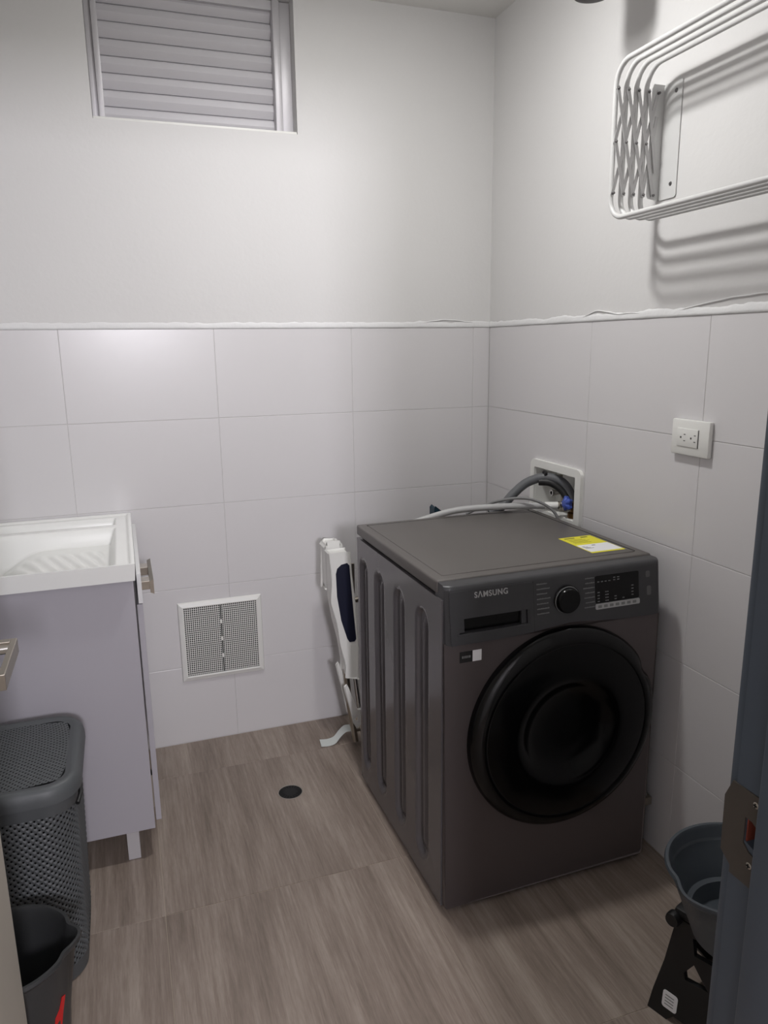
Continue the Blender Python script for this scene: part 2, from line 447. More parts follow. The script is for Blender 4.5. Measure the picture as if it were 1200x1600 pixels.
# open door leaf at the left
DFX = -1.607
dr = bpy.data.objects.new('door_1', None); C.objects.link(dr); dr['kind'] = 'structure'; dr.location = (DFX, -2.11, 0)
def dobj(name, bm, m, par=dr, **k):
    o = obj(name, bm, m, par, **k); o.location = (-DFX, 2.11, 0) if par is dr else (0, 0, 0); return o
leaf = dobj('leaf', bx(DFX-.035, DFX, -2.10, -1.357, .012, 2.06, bev=.0015), doorm)
bm = B(); lathe(bm, [(0, .008), (.022, .008), (.026, .005), (.027, 0)], 32, (DFX, -1.412, .988), 'x'); h = dobj('door_handle', bm, steel, smooth=True)
obj('handle_neck', tube(B(), [(DFX+.004, -1.412, .988), (-1.546, -1.412, .988)], .0085, 16), chrome, h, smooth=True)
bm = B(); box(bm, -1.5455, -1.5365, -1.545, -1.402, .976, 1.0, bev=.001); box(bm, -1.575, -1.5455, -1.416, -1.402, .990, 1.0, bev=.001); obj('lever', bm, steel, h)

# ------------------------------------------------------------------ ceiling lamp (flat round downlight) and hall lamp
t = thing('ceiling_lamp', 'small round white ceiling downlight above the washing machine', 'lamp', (LAMP[0], LAMP[1], ZC))
obj('lamp_rim', lathe(B(), [(.052, -.004), (.055, -.018), (.075, -.014), (.080, 0)], 40), white_p, t, smooth=True)
obj('diffuser', lathe(B(), [(0, -.006), (.052, -.006), (.055, -.002)], 40), mat('lamp_diffuser', (1, 1, 1, 1), .4, emit=((1, .985, .97, 1), 60)), t)
t = thing('hall_lamp', 'square frosted wall lamp on the end wall outside the doorway', 'lamp', (HALL[0], YH, HALL[2]))
obj('housing', bx(-.21, .21, .0, .11, -.21, .21, bev=.01), white_p, t, smooth=True)

# ------------------------------------------------------------------ dark fitting hanging near the right wall
t = thing('hanging_fitting', 'dark rounded fitting hanging above the drying rack, cut off by the top edge', 'fitting', (-.165, -.838, ZC))
obj('shade', lathe(B(), [(0, -.282), (.03, -.281), (.046, -.275), (.052, -.262), (.053, -.16), (.045, -.15), (0, -.148)], 40), darkfit, t, smooth=True)
obj('rod', lathe(B(), [(0, -.15), (.006, -.15), (.006, -.012), (.03, -.01), (.03, 0), (0, 0)], 20), darkfit, t, smooth=True)

# ------------------------------------------------------------------ washing machine
WP = (-.683, -1.120, 0); WRZ = .012
W_, D_, H_ = .622, .655, .892
wm = thing('washing_machine', 'dark grey front-loading washing machine with a large black round door', 'washing machine', WP, WRZ)
# body: core with shaped left side
obj('cabinet', bx(.012, W_, .012, D_, .018, .858, bev=.008), inoxs, wm, smooth=True)
grooves = [(.093, .178), (.252, .337), (.411, .496), (.556, .634)]
def gdepth(y, z):
    best = 0
    for a, b_ in grooves:
        c = (a+b_)/2; r = (b_-a)/2; zt, zb = .795-r, .085+r
        dz = max(0, z-zt, zb-z); d = math.hypot(y-c, dz)
        if d < r:
            e = (r-d)/.013
            v = .5-.5*math.cos(PI*min(1, e))
            # raised inner rib along the middle
            e2 = max(0, 1-d/.019); v = v*.013-.0075*(.5-.5*math.cos(PI*min(1, e2)))
            best = max(best, v)
    return best
bm = B(); ysn = 150; zlist = [.022+.85*0]
zl = [.022+i*.01 for i in range(14)]+[.16+i*.05 for i in range(1, 12)]+[.72+i*.008 for i in range(17)]+[.852]
zl = sorted(set(round(z, 4) for z in zl)); rows = []
for z in zl: rows.append([bm.verts.new((gdepth(.014+(D_-.014)*i/ysn, z), .014+(D_-.014)*i/ysn, z)) for i in range(ysn+1)])
for a, b_ in zip(rows, rows[1:]):
    for i in range(ysn): bm.faces.new((a[i], a[i+1], b_[i+1], b_[i]))
# close to the core
def skirt(vs, x):
    q = [bm.verts.new((x, v.co.y, v.co.z)) for v in vs]
    for i in range(len(vs)-1): bm.faces.new((vs[i], vs[i+1], q[i+1], q[i]))
skirt(rows[0], .014); skirt(rows[-1], .014); skirt([r[0] for r in rows], .014); skirt([r[-1] for r in rows], .014)
obj('side_panel', bm, inoxs, wm, smooth=True, angle=50)
# front panel (rounded vertical edges)
def cbot(x):      # lower edge of the console, rising over the door
    t = (x-.345)/.13
    return .746+.014*math.exp(-t*t*1.6)
out = [(.012, .022), (W_-.012, .022), (W_-.004, .030)]+[(W_-.004, .744)]
n = 40
out += [(W_-.004-(W_-.008)*i/n, cbot(W_-.004-(W_-.008)*i/n)-.0015) for i in range(n+1)]+[(.004, .030)]
bm = B(); prism(bm, out, [], XZ(), .0, .02)
es = [e for e in bm.edges if abs(e.verts[0].co.y) < 1e-6 and abs(e.verts[1].co.y) < 1e-6 and len(e.link_faces) == 2 and abs(e.link_faces[0].normal.dot(e.link_faces[1].normal)) < .9]
bm.normal_update()
es = [e for e in bm.edges if e.verts[0].co.y < 1e-6 and e.verts[1].co.y < 1e-6 and len(e.link_faces) == 2 and e.calc_face_angle(0) > .8]
bmesh.ops.bevel(bm, geom=es, offset=.004, segments=3, profile=.5, affect='EDGES')
obj('front_panel', bm, inox, wm, smooth=True, angle=35)
# console: leaning front with curved lower edge
bm = B(); n = 60; zs = 10; rows = []
ztop = H_-.004
for i in range(n+1):
    x = .004+(W_-.008)*i/n; zb = cbot(x); col = []
    for k in range(zs+1):
        t = k/zs; z = zb+(ztop-.012-zb)*t
        e = min(1, min(x-.004, W_-.004-x)/.012); side = .010*(1-math.sqrt(max(0, 1-(1-e)**2)))
        col.append(bm.verts.new((x, -.014+.016*t+side, z)))
    for a in (.35, .7, 1.0):
        col.append(bm.verts.new((x, .002+.012*(1-math.cos(a*PI/2))+side, ztop-.012+.012*math.sin(a*PI/2))))
    col.append(bm.verts.new((x, .06, ztop))); col.append(bm.verts.new((x, .06, zb))); rows.append(col)
for a, b_ in zip(rows, rows[1:]):
    m_ = len(a)
    for k in range(m_):
        if k in (2, 3, 4) and 3 <= rows.index(a) < 21: continue
        bm.faces.new((a[k], a[(k+1) % m_], b_[(k+1) % m_], b_[k]))
bm.faces.new(rows[0]); bm.faces.new(rows[-1][::-1])
hl_ = [rows[i][2] for i in range(3, 22)]+[rows[21][k] for k in (3, 4, 5)]+[rows[i][5] for i in range(20, 2, -1)]+[rows[3][k] for k in (4, 3)]
hin = [bm.verts.new((v.co.x, v.co.y+.024, v.co.z)) for v in hl_]
for k in range(len(hl_)): bm.faces.new((hl_[k], hl_[(k+1) % len(hl_)], hin[(k+1) % len(hin)], hin[k]))
bm.faces.new(hin)
con = obj('console', bm, consm, wm, smooth=True, angle=40)
def cy(z): return -.014+.016*(z-.746)/(H_-.016-.746)      # console front surface
def cfn(off): return lambda u, v, d: (u, cy(v)-off-d, v)
# drawer front with recessed grip
dw = obj('detergent_drawer', prism(B(), rrect(.012, .236, .752, .874, .004), [rrect(.030, .225, .770, .808, .002, 2)], cfn(0), -.001, .0012), consm, con)
obj('grip_recess', bx(.050, .204, .003, .0105, .7735, .8085), blackg, dw)
for (a, b_, c, d) in ((.036, .050, .7735, .8085), (.204, .2175, .7735, .8085)): obj('grip_end', prism(B(), [(a, c), (b_, c), (b_, d), (a, d)], [], cfn(0), -.012, -.004), consm, dw)
bm = B(); prism(bm, [(.030, .768), (.225, .768), (.225, .772), (.030, .772)], [], cfn(0), 0, .003); obj('grip_lip', bm, consm, dw)
obj('seam', prism(B(), [(.2355, .750), (.2368, .750), (.2368, .874), (.2355, .874)], [], cfn(0), 0, .0007), blackm, con)
# brand lettering
def text_mesh(s, size, mirror=False):
    cu = bpy.data.curves.new('txt', 'FONT'); cu.body = s; cu.size = size; cu.align_x = 'CENTER'; cu.align_y = 'CENTER'; cu.offset = size*.018; cu.extrude = .0003
    cu.space_character = 1.12
    o = bpy.data.objects.new('txt', cu); C.objects.link(o)
    dg = bpy.context.evaluated_depsgraph_get(); me = bpy.data.meshes.new_from_object(o.evaluated_get(dg))
    bpy.data.objects.remove(o); return me
me = text_mesh('S\u039bMSUNG', .0195); me.materials.clear(); me.materials.append(silver)
lg = bpy.data.objects.new('brand_lettering', me); C.objects.link(lg); lg.parent = con
lg.location = (.122, cy(.8605)-.0016, .8605); lg.rotation_euler = (PI/2-.123, 0, 0); lg.scale = (.93, 1.0, 1)
# program dial
kx, kz = .330, .818; ky = cy(kz)
kn = obj('program_dial', lathe(B(), [(.0375, 0), (.0375, -.002), (.0355, -.004), (.0325, -.004), (.0315, -.013), (.0290, -.016), (0, -.0155)], 48, (kx, ky, kz), 'y'), blackg, con, smooth=True)
obj('dial_ring', lathe(B(), [(.0322, -.0038), (.0338, -.0052), (.0352, -.0038)], 48, (kx, ky, kz), 'y'), greyprint, kn, smooth=True)
# program names as fine print strips on both sides of the dial
bm = B(); random.seed(3)
for side in (0, 1):
    for r in range(7):
        z = .866-.0122*r-(.002 if side else 0)
        x0, x1 = ((.243+.0015*r, .286-.003*abs(r-3)*0) if side == 0 else (.372, .412))
        ln = random.uniform(.026, .038)
        if side == 0: xa = .2455; xb = xa+ln
        else: xb = .4115; xa = xb-ln
        x = xa
        while x < xb:
            w_ = random.uniform(.0016, .0034); z0 = z-.0016; z1 = z+random.choice((.0006, .0012))
            prism(bm, [(x, z0), (min(x+w_, xb), z0), (min(x+w_, xb), z1), (x, z1)], [], cfn(.0010), 0, .0006); x += w_+.0009
obj('program_print', bm, greyprint, con)
# display
dx0, dx1, dz0, dz1 = .414, .546, .797, .866
ds = obj('display', prism(B(), rrect(dx0, dx1, dz0, dz1, .004), [], cfn(.0), 0, .0013), blackg, con)
bm = B()
def dash(x, z, w_=.006, h=.0024):
    prism(bm, [(x, z), (x+w_*.42, z), (x+w_*.42, z+h), (x, z+h)], [], cfn(.0014), 0, .0003)
    prism(bm, [(x+w_*.55, z), (x+w_, z), (x+w_, z+h), (x+w_*.55, z+h)], [], cfn(.0014), 0, .0003)
for k in range(4): dash(.420+k*.011, .850)
for k in range(4): dash(.468+(k % 2)*.012, .8505+(k//2)*.006)
for k in range(4): dash(.420, .8005+k*.0075)
for k in range(4): dash(.443, .8005+k*.0075, .010)
for k in range(2): dash(.471, .8015+k*.007)
dash(.495, .8015)
for k in range(4): dash(.523, .8060+k*.0080)
obj('display_marks', bm, greyprint, ds)
bb = obj('button_bar', prism(B(), rrect(.4135, .5475, .7815, .7955, .0035), [], cfn(.0), 0, .0022), silver, con)
bm = B()
for k in range(7): prism(bm, rrect(.4205+k*.0175, .4315+k*.0175, .785, .792, .001, 2), [], cfn(.0022), 0, .0003)
obj('button_mark', bm, greyprint, bb)
for (a, b_, c, d) in ((.5685, .5815, .846, .862), (.5715, .5845, .799, .823)):
    obj('side_button', prism(B(), rrect(a, b_, c, d, .004), [], cfn(0), 0, .0009), mat('button_grey', rgb(92, 92, 92), .5), con)
# top plate with rim and back/right slots
bm = B(); box(bm, 0, W_, .045, D_+.004, .860, H_, bev=.006, seg=3)
tp = obj('top_plate', bm, inoxt, wm, smooth=True)
bm = B(); box(bm, .028, W_-.030, .075, D_-.028, H_-.002, H_+.0015, bev=.001); obj('top_inset', bm, inoxt, tp, smooth=True)
bm = B(); box(bm, .026, W_-.022, D_-.028, D_-.0235, H_-.001, H_+.0012); obj('rear_slot', bm, blackm, tp)
bm = B(); box(bm, W_-.030, W_-.0255, .08, D_-.0235, H_-.001, H_+.0012); obj('side_slot', bm, blackm, tp)
# door
DCX, DCZ, DRR = .336, .474, .273
prof = [(DRR, .004), (DRR, -.012), (DRR-.003, -.019), (DRR-.010, -.026), (DRR-.024, -.034), (DRR-.034, -.036)]
def dmod(a, r, h):
    # shallow finger notch in the rim at the upper right
    k = math.exp(-((a-.50)/.09)**2)
    return (r-.010*k*(1 if r > .26 else 0), h)
dd = obj('door', lathe(B(), prof+[(DRR-.040, -.033)], 96, (DCX, 0, DCZ), 'y', dmod), blackg, wm, smooth=True, angle=60)
glass = mat('door_glass', rgb(6, 6, 7), .18, spec=.22)
obj('door_glass', lathe(B(), [(DRR-.040, -.033), (DRR-.05, -.035), (.16, -.040), (.135, -.036), (.12, -.020), (.09, -.008), (.05, -.002), (0, 0)], 96, (DCX, 0, DCZ), 'y'), glass, dd, smooth=True, angle=60)
# stickers
bm = prism(B(), [(.041, .694), (.075, .694), (.075, .722), (.041, .722)], [], lambda u, v, d: (u, -d, v), 0, .0006)
st = obj('front_sticker', bm, blackp, wm); st['label'] = 'small black and white sticker'
bm = prism(B(), [(.075, .694), (.099, .694), (.099, .722), (.075, .722)], [], lambda u, v, d: (u, -d, v), 0, .0007); obj('white_half', bm, paper, st)
bm = B()
for (a, b_) in ((.047, .0505), (.052, .0545), (.056, .0595), (.061, .0635), (.065, .0695)):
    prism(bm, [(a, .705), (b_, .705), (b_, .711), (a, .711)], [], lambda u, v, d: (u, -d, v), .0006, .0008)
obj('sticker_marks', bm, greyprint, st)
# energy label on the top
ex0, ex1, ey0, ey1 = .476, .582, .100, .262
zt = H_+.0016
bm = bx(ex0, ex1, ey0, ey1, zt, zt+.0005); en = obj('energy_label', bm, yellow, wm); en['label'] = 'yellow and white energy label'
obj('white_area', bx(ex0+.003, ex1-.002, ey0+.010, ey0+.078, zt+.0005, zt+.0007), paper, en)
bm = B()
box(bm, ex0+.012, ex0+.045, ey1-.016, ey1-.010, zt+.0005, zt+.0007); box(bm, ex0+.066, ex0+.088, ey1-.016, ey1-.008, zt+.0005, zt+.0007)
for k in range(5): box(bm, ex0+.012, ex0+.06+.006*(k % 3), ey1-.028-k*.009, ey1-.0265-k*.009, zt+.0005, zt+.0007)
box(bm, ex0+.045, ex0+.056, ey0+.064, ey0+.069, zt+.0007, zt+.0008)
for k in range(4): box(bm, ex0+.010, ex0+.018+.006*k, ey0+.060-k*.006, ey0+.0625-k*.006, zt+.0007, zt+.0008)
obj('label_print', bm, inkm, en)
for (x, y) in ((.05, .05), (W_-.05, .05), (.05, D_-.05), (W_-.05, D_-.05)):
    obj('foot', lathe(B(), [(0, 0), (.022, 0), (.022, .010), (.012, .012), (.012, .03), (0, .03)], 20, (x, y, 0)), blackp, wm, smooth=True)

# ------------------------------------------------------------------ recessed washer box with taps
t = thing('washer_outlet_box', 'white recessed plumbing box in the right wall behind the washing machine', 'wall box', (0, (OY0+OY1)/2, OZ0))
oc = (0, -(OY0+OY1)/2, -OZ0)
def oo(name, bm, m, par=t, **k):
    o = obj(name, bm, m, par, **k)
    if par is t: o.location = oc
    return o
fr_out = rrect(-.657, -.352, .850, 1.046, .022, 6); fr_in = rrect(-.627, -.377, .876, 1.020, .004, 2)
fo = oo('frame', prism(B(), fr_out, [fr_in], YZ(), -.012, 0.0), white_p)
bm = B(); a, b_, c, d = -.629, -.375, .875, 1.021; T = .003
box(bm, .078, .08, a, b_, c, d); box(bm, -.004, .08, a, a+T, c, d); box(bm, -.004, .08, b_-T, b_, c, d); box(bm, -.004, .08, a, b_, c, c+T); box(bm, -.004, .08, a, b_, d-T, d)
oo('inner_box', bm, white_p)
tap = thing('water_tap', 'blue-handled tap at the right of the recessed plumbing box', 'tap', (.02, -.588, .8785))
obj('tap_body', lathe(B(), [(0, 0), (.024, 0), (.024, .016), (.016, .02), (.014, .05), (0, .05)], 24), brass, tap, smooth=True)
obj('spout', tube(B(), [(0, 0, .036), (-.022, .012, .040), (-.035, .03, .042)], .009, 16), chrome, tap, smooth=True)
def star(a, r, h): return (r*(1+.22*math.cos(5*a)) if r > .012 else r, h)
obj('tap_handle', lathe(B(), [(0, .008), (.010, .008), (.019, .002), (.021, -.010), (.012, -.018), (0, -.018)], 50, (-.026, 0, .050), 'x', star), bluep, tap, smooth=True)
tap2 = thing('steel_tap', 'small steel tap with a round outlet inside the plumbing box', 'tap', (.045, -.478, .8785))
obj('tap_body', lathe(B(), [(0, 0), (.014, 0), (.014, .02), (.010, .03), (.010, .085), (.015, .088), (.015, .10), (0, .10)], 20), steel, tap2, smooth=True)
obj('outlet', lathe(B(), [(.006, -.035), (.012, -.035), (.012, -.02), (.009, -.018), (.009, 0), (0, 0)], 20, (-.006, .012, .062), 'x'), chrome, tap2, smooth=True)
obj('lever', bx(-.02, -.008, -.006, .006, .085, .125, bev=.002), steel, tap2)
# hoses
hd = tag(obj('drain_hose', tube(B(), smoothpath([(-.21, -.430, .880), (-.165, -.436, .903), (-.125, -.438, .942), (-.080, -.450, .980), (-.030, -.482, .999), (.012, -.518, .985), (.032, -.542, .945), (.036, -.552, .897)], 8), .0155, 16), hosed, smooth=True), 'thick dark grey drain hose arching into the recessed plumbing box', 'hose')
hk = obj('hose_guide', tube(B(), smoothpath([(-.050, -.475, .984), (-.020, -.500, .982), (.006, -.526, .960), (.020, -.548, .925), (.022, -.556, .900)], 6), .0125, 12), blackp, hd, smooth=True)
obj('guide_eye', lathe(B(), [(.004, -.004), (.010, -.004), (.010, .004), (.004, .004), (.004, -.004)], 20, (-.036, -.487, 1.014), 'x'), blackp, hd, smooth=True)
wh = tag(obj('water_hose', tube(B(), smoothpath([(-.52, -.443, .868), (-.43, -.446, .890), (-.34, -.462, .909), (-.22, -.495, .916), (-.12, -.515, .915), (-.055, -.538, .915)], 8), .0105, 14), hoseg, smooth=True), 'pale grey water hose lying along the back of the machine top to the blue tap', 'hose')
bm = B(); tube(bm, [(-.062, -.536, .915), (-.024, -.556, .917)], .0125, 16); obj('white_sleeve', bm, white_p, wh, smooth=True)
bm = B()
for k in range(4): tube(bm, [(-.026+.008*k, -.555-.0035*k, .917+.0002*k), (-.021+.008*k, -.557-.0035*k, .917)], .0135 if k % 2 == 0 else .011, 16)
obj('hose_nut', bm, steel, wh, smooth=True)
cb = tag(obj('power_cable', tube(B(), smoothpath([(-.30, -.435, .886), (-.23, -.455, .918), (-.17, -.500, .940), (-.12, -.535, .942), (-.075, -.568, .922), (-.050, -.590, .89), (-.047, -.60, .84)], 8), .0048, 10), cablem, smooth=True), 'thin grey cable looping over the water hose and down behind the machine', 'cable')

# ------------------------------------------------------------------ power outlet
t = thing('power_outlet', 'white double power outlet on the right wall tiles', 'outlet', (0, -1.121, 1.201))
obj('face_plate', bx(-.014, -.001, -.0655, .0655, -.0445, .0445, bev=.003), white_p, t, smooth=True)
obj('socket_insert', bx(-.0165, -.0135, -.030, .043, -.0225, .0225, bev=.001), white_p, t, smooth=True)
bm = B()
for c in (.022, -.014):
    for z in (.008, -.008): box(bm, -.0170, -.0160, c-.010, c-.004, z-.0009, z+.0009)
    box(bm, -.0170, -.0160, c+.004, c+.0085, -.0022, .0022)
obj('socket_slots', bm, mat('slot_dark', rgb(60, 58, 58), .7), t)
obj('insert_edge', bx(-.0150, -.0136, -.0315, -.030, -.0235, .0225), mat('slot_dark', rgb(60, 58, 58), .7), t)

# ------------------------------------------------------------------ vent grille on the back wall
vx0, vx1, vz0, vz1 = -1.225, -.925, .246, .548
t = thing('vent_grille', 'square white perforated vent grille low on the back wall tiles', 'vent', (0, 0, 0)); t.location = ((vx0+vx1)/2, 0, (vz0+vz1)/2)
def vv(name, bm, m, par=t, **k):
    o = obj(name, bm, m, par, **k)
    if par is t: o.location = (-(vx0+vx1)/2, 0, -(vz0+vz1)/2)
    return o
bm = B()
FR = .020
prof2 = [(0, -.001), (.003, -.007), (FR-.003, -.012), (FR, -.010), (FR, -.004)]
cs = [(vx0, vz0, 1, 1), (vx1, vz0, -1, 1), (vx1, vz1, -1, -1), (vx0, vz1, 1, -1)]
rg = [[bm.verts.new((cx_+sx*o_, y, cz_+sz*o_)) for (o_, y) in prof2] for (cx_, cz_, sx, sz) in cs]
for i in range(4):
    A, Bq = rg[i], rg[(i+1) % 4]
    for k in range(len(A)-1): bm.faces.new((A[k], A[k+1], Bq[k+1], Bq[k]))
vv('frame', bm, white_p)
vv('shade_plate', bx(vx0+FR*.8, vx1-FR*.8, -.0025, -.001, vz0+FR*.8, vz1-FR*.8), vshadem)  # dark plate over the tiles, standing in for shade behind the grille
ix0, ix1, iz0, iz1 = vx0+FR-.001, vx1-FR+.001, vz0+FR-.001, vz1-FR+.001; mid = (ix0+ix1)/2
for (a, b_) in ((ix0, mid-.0022), (mid+.0022, ix1)):
    nu, nv = 18, 34
    bm = perf(nu, nv, lambda u, v, off: (a+(b_-a)*u/nu, -.0095, iz0+(iz1-iz0)*v/nv), .80, hole=lambda i, j: True)
    vv('perforated_panel', bm, white_p)
for k in range(3):
    z = iz0+(iz1-iz0)*(.25+.25*k); vv('panel_clip', bx(mid-.004, mid+.004, -.0105, -.007, z-.007, z+.007), white_p)

# ------------------------------------------------------------------ floor drain
t = thing('floor_drain', 'small round black floor drain in the wood-look tiles', 'drain', (DR[0], DR[1], 0)); t.scale = (1.1, 1.1, 1)
obj('drain_ring', lathe(B(), [(.0345, -.004), (.035, .0006), (.0375, .0008), (.0384, -.006), (.0384, -.0085)], 40), mat('drain_ring', rgb(150, 142, 134), .5), t, smooth=True)
obj('drain_pan', lathe(B(), [(0, -.0009), (.0352, -.0009), (.0352, -.0004)], 32), blackm, t)
bm = B(); lathe(bm, [(0, .0012), (.020, .0010), (.0215, -.003)], 24)
for k in range(20):
    a = 2*PI*k/20; ca, sa = math.cos(a), math.sin(a)
    vs = [bm.verts.new((ca*r-sa*s, sa*r+ca*s, z)) for r, s, z in ((.020, -.0018, .0008), (.034, -.0018, -.0005), (.034, .0018, -.0005), (.020, .0018, .0008))]
    bm.faces.new(vs)
obj('drain_strainer', bm, mat('drain_black', rgb(20, 20, 21), .7), t, smooth=True)

# ------------------------------------------------------------------ sink cabinet and sink
CX, CY, CZ = -1.362, -.628, .845           # right face, front-to-camera face, top of cabinet
t = thing('sink_cabinet', 'pale grey laundry sink cabinet at the left on square legs', 'cabinet', (-1.66, -.32, 0))
def cc(name, bm, m, par=t, **k):
    o = obj(name, bm, m, par, **k)
    if par is t: o.location = (1.66, .32, 0)
    return o
cc('side_panel', bx(XL+.006, CX, CY-.0, CY+.016, .098, CZ-.002, bev=.001), cabm)
cc('floor_board', bx(XL+.006, CX-.004, CY+.017, -.012, .100, .116), cabw)
cc('far_side_panel', bx(XL+.006, CX-.004, -.028, -.012, .117, CZ-.004), cabw)
cc('back_board', bx(XL+.006, XL+.016, CY+.017, -.029, .117, CZ-.004), cabw)
dp = cc('door', bx(CX+.004, CX+.019, CY+.004, -.32, .120, .770, bev=.001), cabm)
cc('door', bx(CX+.004, CX+.019, -.317, -.02, .120, .770, bev=.001), cabm)
dw2 = cc('drawer_front', bx(CX+.0085, CX+.020, CY-.002, -.02, .774, CZ+.012, bev=.001), cabw)
hz = .803
for y in (-.545, -.405): obj('handle_post', bx(CX+.019, CX+.043, y-.022, y+.022, hz-.012, hz+.012, bev=.001), steel, dw2)
bm = B(); prism(bm, [(CX+.042, hz-.016), (CX+.052, hz-.021), (CX+.052, hz+.021), (CX+.042, hz+.016)], [], lambda u, v, d: (u, d, v), -.585, -.365)
obj('handle_grip', bm, steel, dw2)
obj('hinge', bx(CX-.001, CX+.004, CY+.01, CY+.04, .16, .26), steel, dp)
for x in (CX-.063, XL+.08):
    for y in (CY+.035, -.08):
        cc('leg', bx(x-.017, x+.017, y-.017, y+.017, 0, .1, bev=.001), alu)
# sink: moulded basin with back ledge
SX0, SX1, SY0, SY1, SZ = XL+.006, -1.354, -.658, -.006, .893
t = thing('laundry_sink', 'white moulded laundry sink with washboard ribs set on the grey cabinet', 'sink', (-1.66, -.33, .845))
def ss(name, bm, m, **k):
    o = obj(name, bm, m, t, **k); o.location = (1.66, .33, -.845); return o
def sinkz(x, y):
    # rim, inner well
    h = SZ
    ex = min(x-SX0, SX1-x); ey = min(y-SY0, SY1-y); e = min(ex, ey)
    if e > .010: h -= .005*min(1, (e-.010)/.006)
    wx = min(x-(SX0+.05), (SX1-.048)-x)
    def sst(v): v = max(0, min(1, v)); return v*v*(3-2*v)
    wy_l = min(y-(-.150), -.045-y)                   # ledge tray at the back
    wy_b = min(y-(SY0+.022), -.185-y)
    h -= .055*sst(min(wx, wy_l)/.018)*1
    base = .050+.10*sst((-.2-y)/.42)*0+.16*sst((SX1-.25-x)/.3)
    d = base*sst(min(wx, wy_b)/.022)
    rib = .0022*math.sin((x+(y)*.35)*2*PI/.036)*sst((min(wx, wy_b)-.03)/.02)*sst((y+.62)/.03)*sst((-.26-y)/.05)
    return h-d+rib
bm = B(); nx, ny = 190, 170; G = []
for i in range(nx+1):
    G.append([])
    for j in range(ny+1):
        x = SX0+(SX1-SX0)*i/nx; y = SY0+(SY1-SY0)*j/ny; G[i].append(bm.verts.new((x, y, sinkz(x, y))))
for i in range(nx):
    for j in range(ny): bm.faces.new((G[i][j], G[i+1][j], G[i+1][j+1], G[i][j+1]))
ringv = [G[i][0] for i in range(nx+1)]+[G[nx][j] for j in range(1, ny+1)]+[G[i][ny] for i in range(nx-1, -1, -1)]+[G[0][j] for j in range(ny-1, 0, -1)]
low = []
for v in ringv:
    d = Vector((-1.66, -.33, 0))-Vector((v.co.x, v.co.y, 0))
    low.append(bm.verts.new((-1.66+(v.co.x+1.66)*.99, -.33+(v.co.y+.33)*.99, .8465)))
    v.co.x += .002*(1 if v.co.x < -1.66 else -1)*0
for k in range(len(ringv)): bm.faces.new((ringv[k], ringv[(k+1) % len(ringv)], low[(k+1) % len(ringv)], low[k]))
ss('basin', bm, sinkm, smooth=True, angle=60)

# ------------------------------------------------------------------ laundry hamper
hx0, hx1, hy0, hy1, HZ = -1.955, -1.508, -1.050, -.690, .525
t = thing('laundry_hamper', 'dark grey perforated plastic laundry hamper with lid in front of the sink cabinet', 'hamper', ((hx0+hx1)/2, (hy0+hy1)/2, 0))
hw, hd_ = (hx1-hx0)/2, (hy1-hy0)/2
def rr_param(s, w_, d_, r):
    """perimeter point at fraction s of a rounded rectangle (half sizes w_, d_)"""
    segs = []; L1, L2 = 2*(w_-r), 2*(d_-r); A = PI/2*r; tot = 2*(L1+L2)+4*A; q = (s % 1)*tot
    if q < L1: return (-w_+r+q, -d_)
    q -= L1
    if q < A: a = -PI/2+q/r; return (w_-r+r*math.cos(a), -d_+r+r*math.sin(a))
    q -= A
    if q < L2: return (w_, -d_+r+q)
    q -= L2
    if q < A: a = q/r; return (w_-r+r*math.cos(a), d_-r+r*math.sin(a))
    q -= A
    if q < L1: return (w_-r-q, d_)
    q -= L1
    if q < A: a = PI/2+q/r; return (-w_+r+r*math.cos(a), d_-r+r*math.sin(a))
    q -= A
    if q < L2: return (-w_, d_-r-q)
    q -= L2; a = PI+q/r; return (-w_+r+r*math.cos(a), -d_+r+r*math.sin(a))
def hbody(u, v, off, nu=176, nv=52, z0=.045, z1=.452):
    z = z0+(z1-z0)*v/nv; s = .966-.075*(1-z/.5)
    x, y = rr_param(u/nu, (hw-.006)*s, (hd_-.006)*s, .075)
    l = math.hypot(x, y); return (x+off*x/l, y+off*y/l, z)
bm = perf(176, 52, hbody, .62, wrap=True, hole=lambda i, j: (i+j) % 2 == 0, bulge=.0020, dent=-.0012)
hb = obj('woven_body', bm, hampm, t)
def loopring(zs, ins, r=.075, n=96, close=False):
    bm = B(); R_ = []
    for z, s in zip(zs, ins):
        R_.append([bm.verts.new((*rr_param(k/n, hw-s, hd_-s, max(.02, r-s)), z)) for k in range(n)])
    for A, Bq in zip(R_, R_[1:]):
        for k in range(n): bm.faces.new((A[k], A[(k+1) % n], Bq[(k+1) % n], Bq[k]))
    if close: bm.faces.new(R_[-1])
    return bm
def hs(z): return hw*(1-(.966-.075*(1-z/.5)))
obj('base_band', loopring([.0, .004, .045], [hs(0)+.012, hs(0)+.006, hs(.045)+.004], r=.105), hampm, t, smooth=True)
obj('top_band', loopring([.452, .470, .492], [hs(.452)+.004, .010, .008]), hampm, t, smooth=True)
obj('shade_liner', loopring([.492, .45, .02, .02], [.024, .032, .055, .12], r=.13, close=True), hampd, t, smooth=True)  # added dark shell, painted shade of the hollow inside
ld = obj('lid_rim', loopring([.484, .486, .500, .514, .521, HZ, .522, .520], [.004, .0, .0, .003, .008, .014, .024, .032], n=128), hampm, t, smooth=True, angle=60)
def lidfn(u, v, off, nu=58, nv=45):
    a, b_ = 2*u/nu-1, 2*v/nv-1
    # square to rounded shape
    X, Y = a*math.sqrt(max(0, 1-b_*b_*.16)), b_*math.sqrt(max(0, 1-a*a*.22))
    return (X*(hw-.026), Y*(hd_-.026), .520+.004*(1-X*X)*(1-Y*Y)+off)
bm = perf(58, 45, lidfn, .66, hole=lambda i, j: (i+j) % 2 == 0, dent=-.0006)
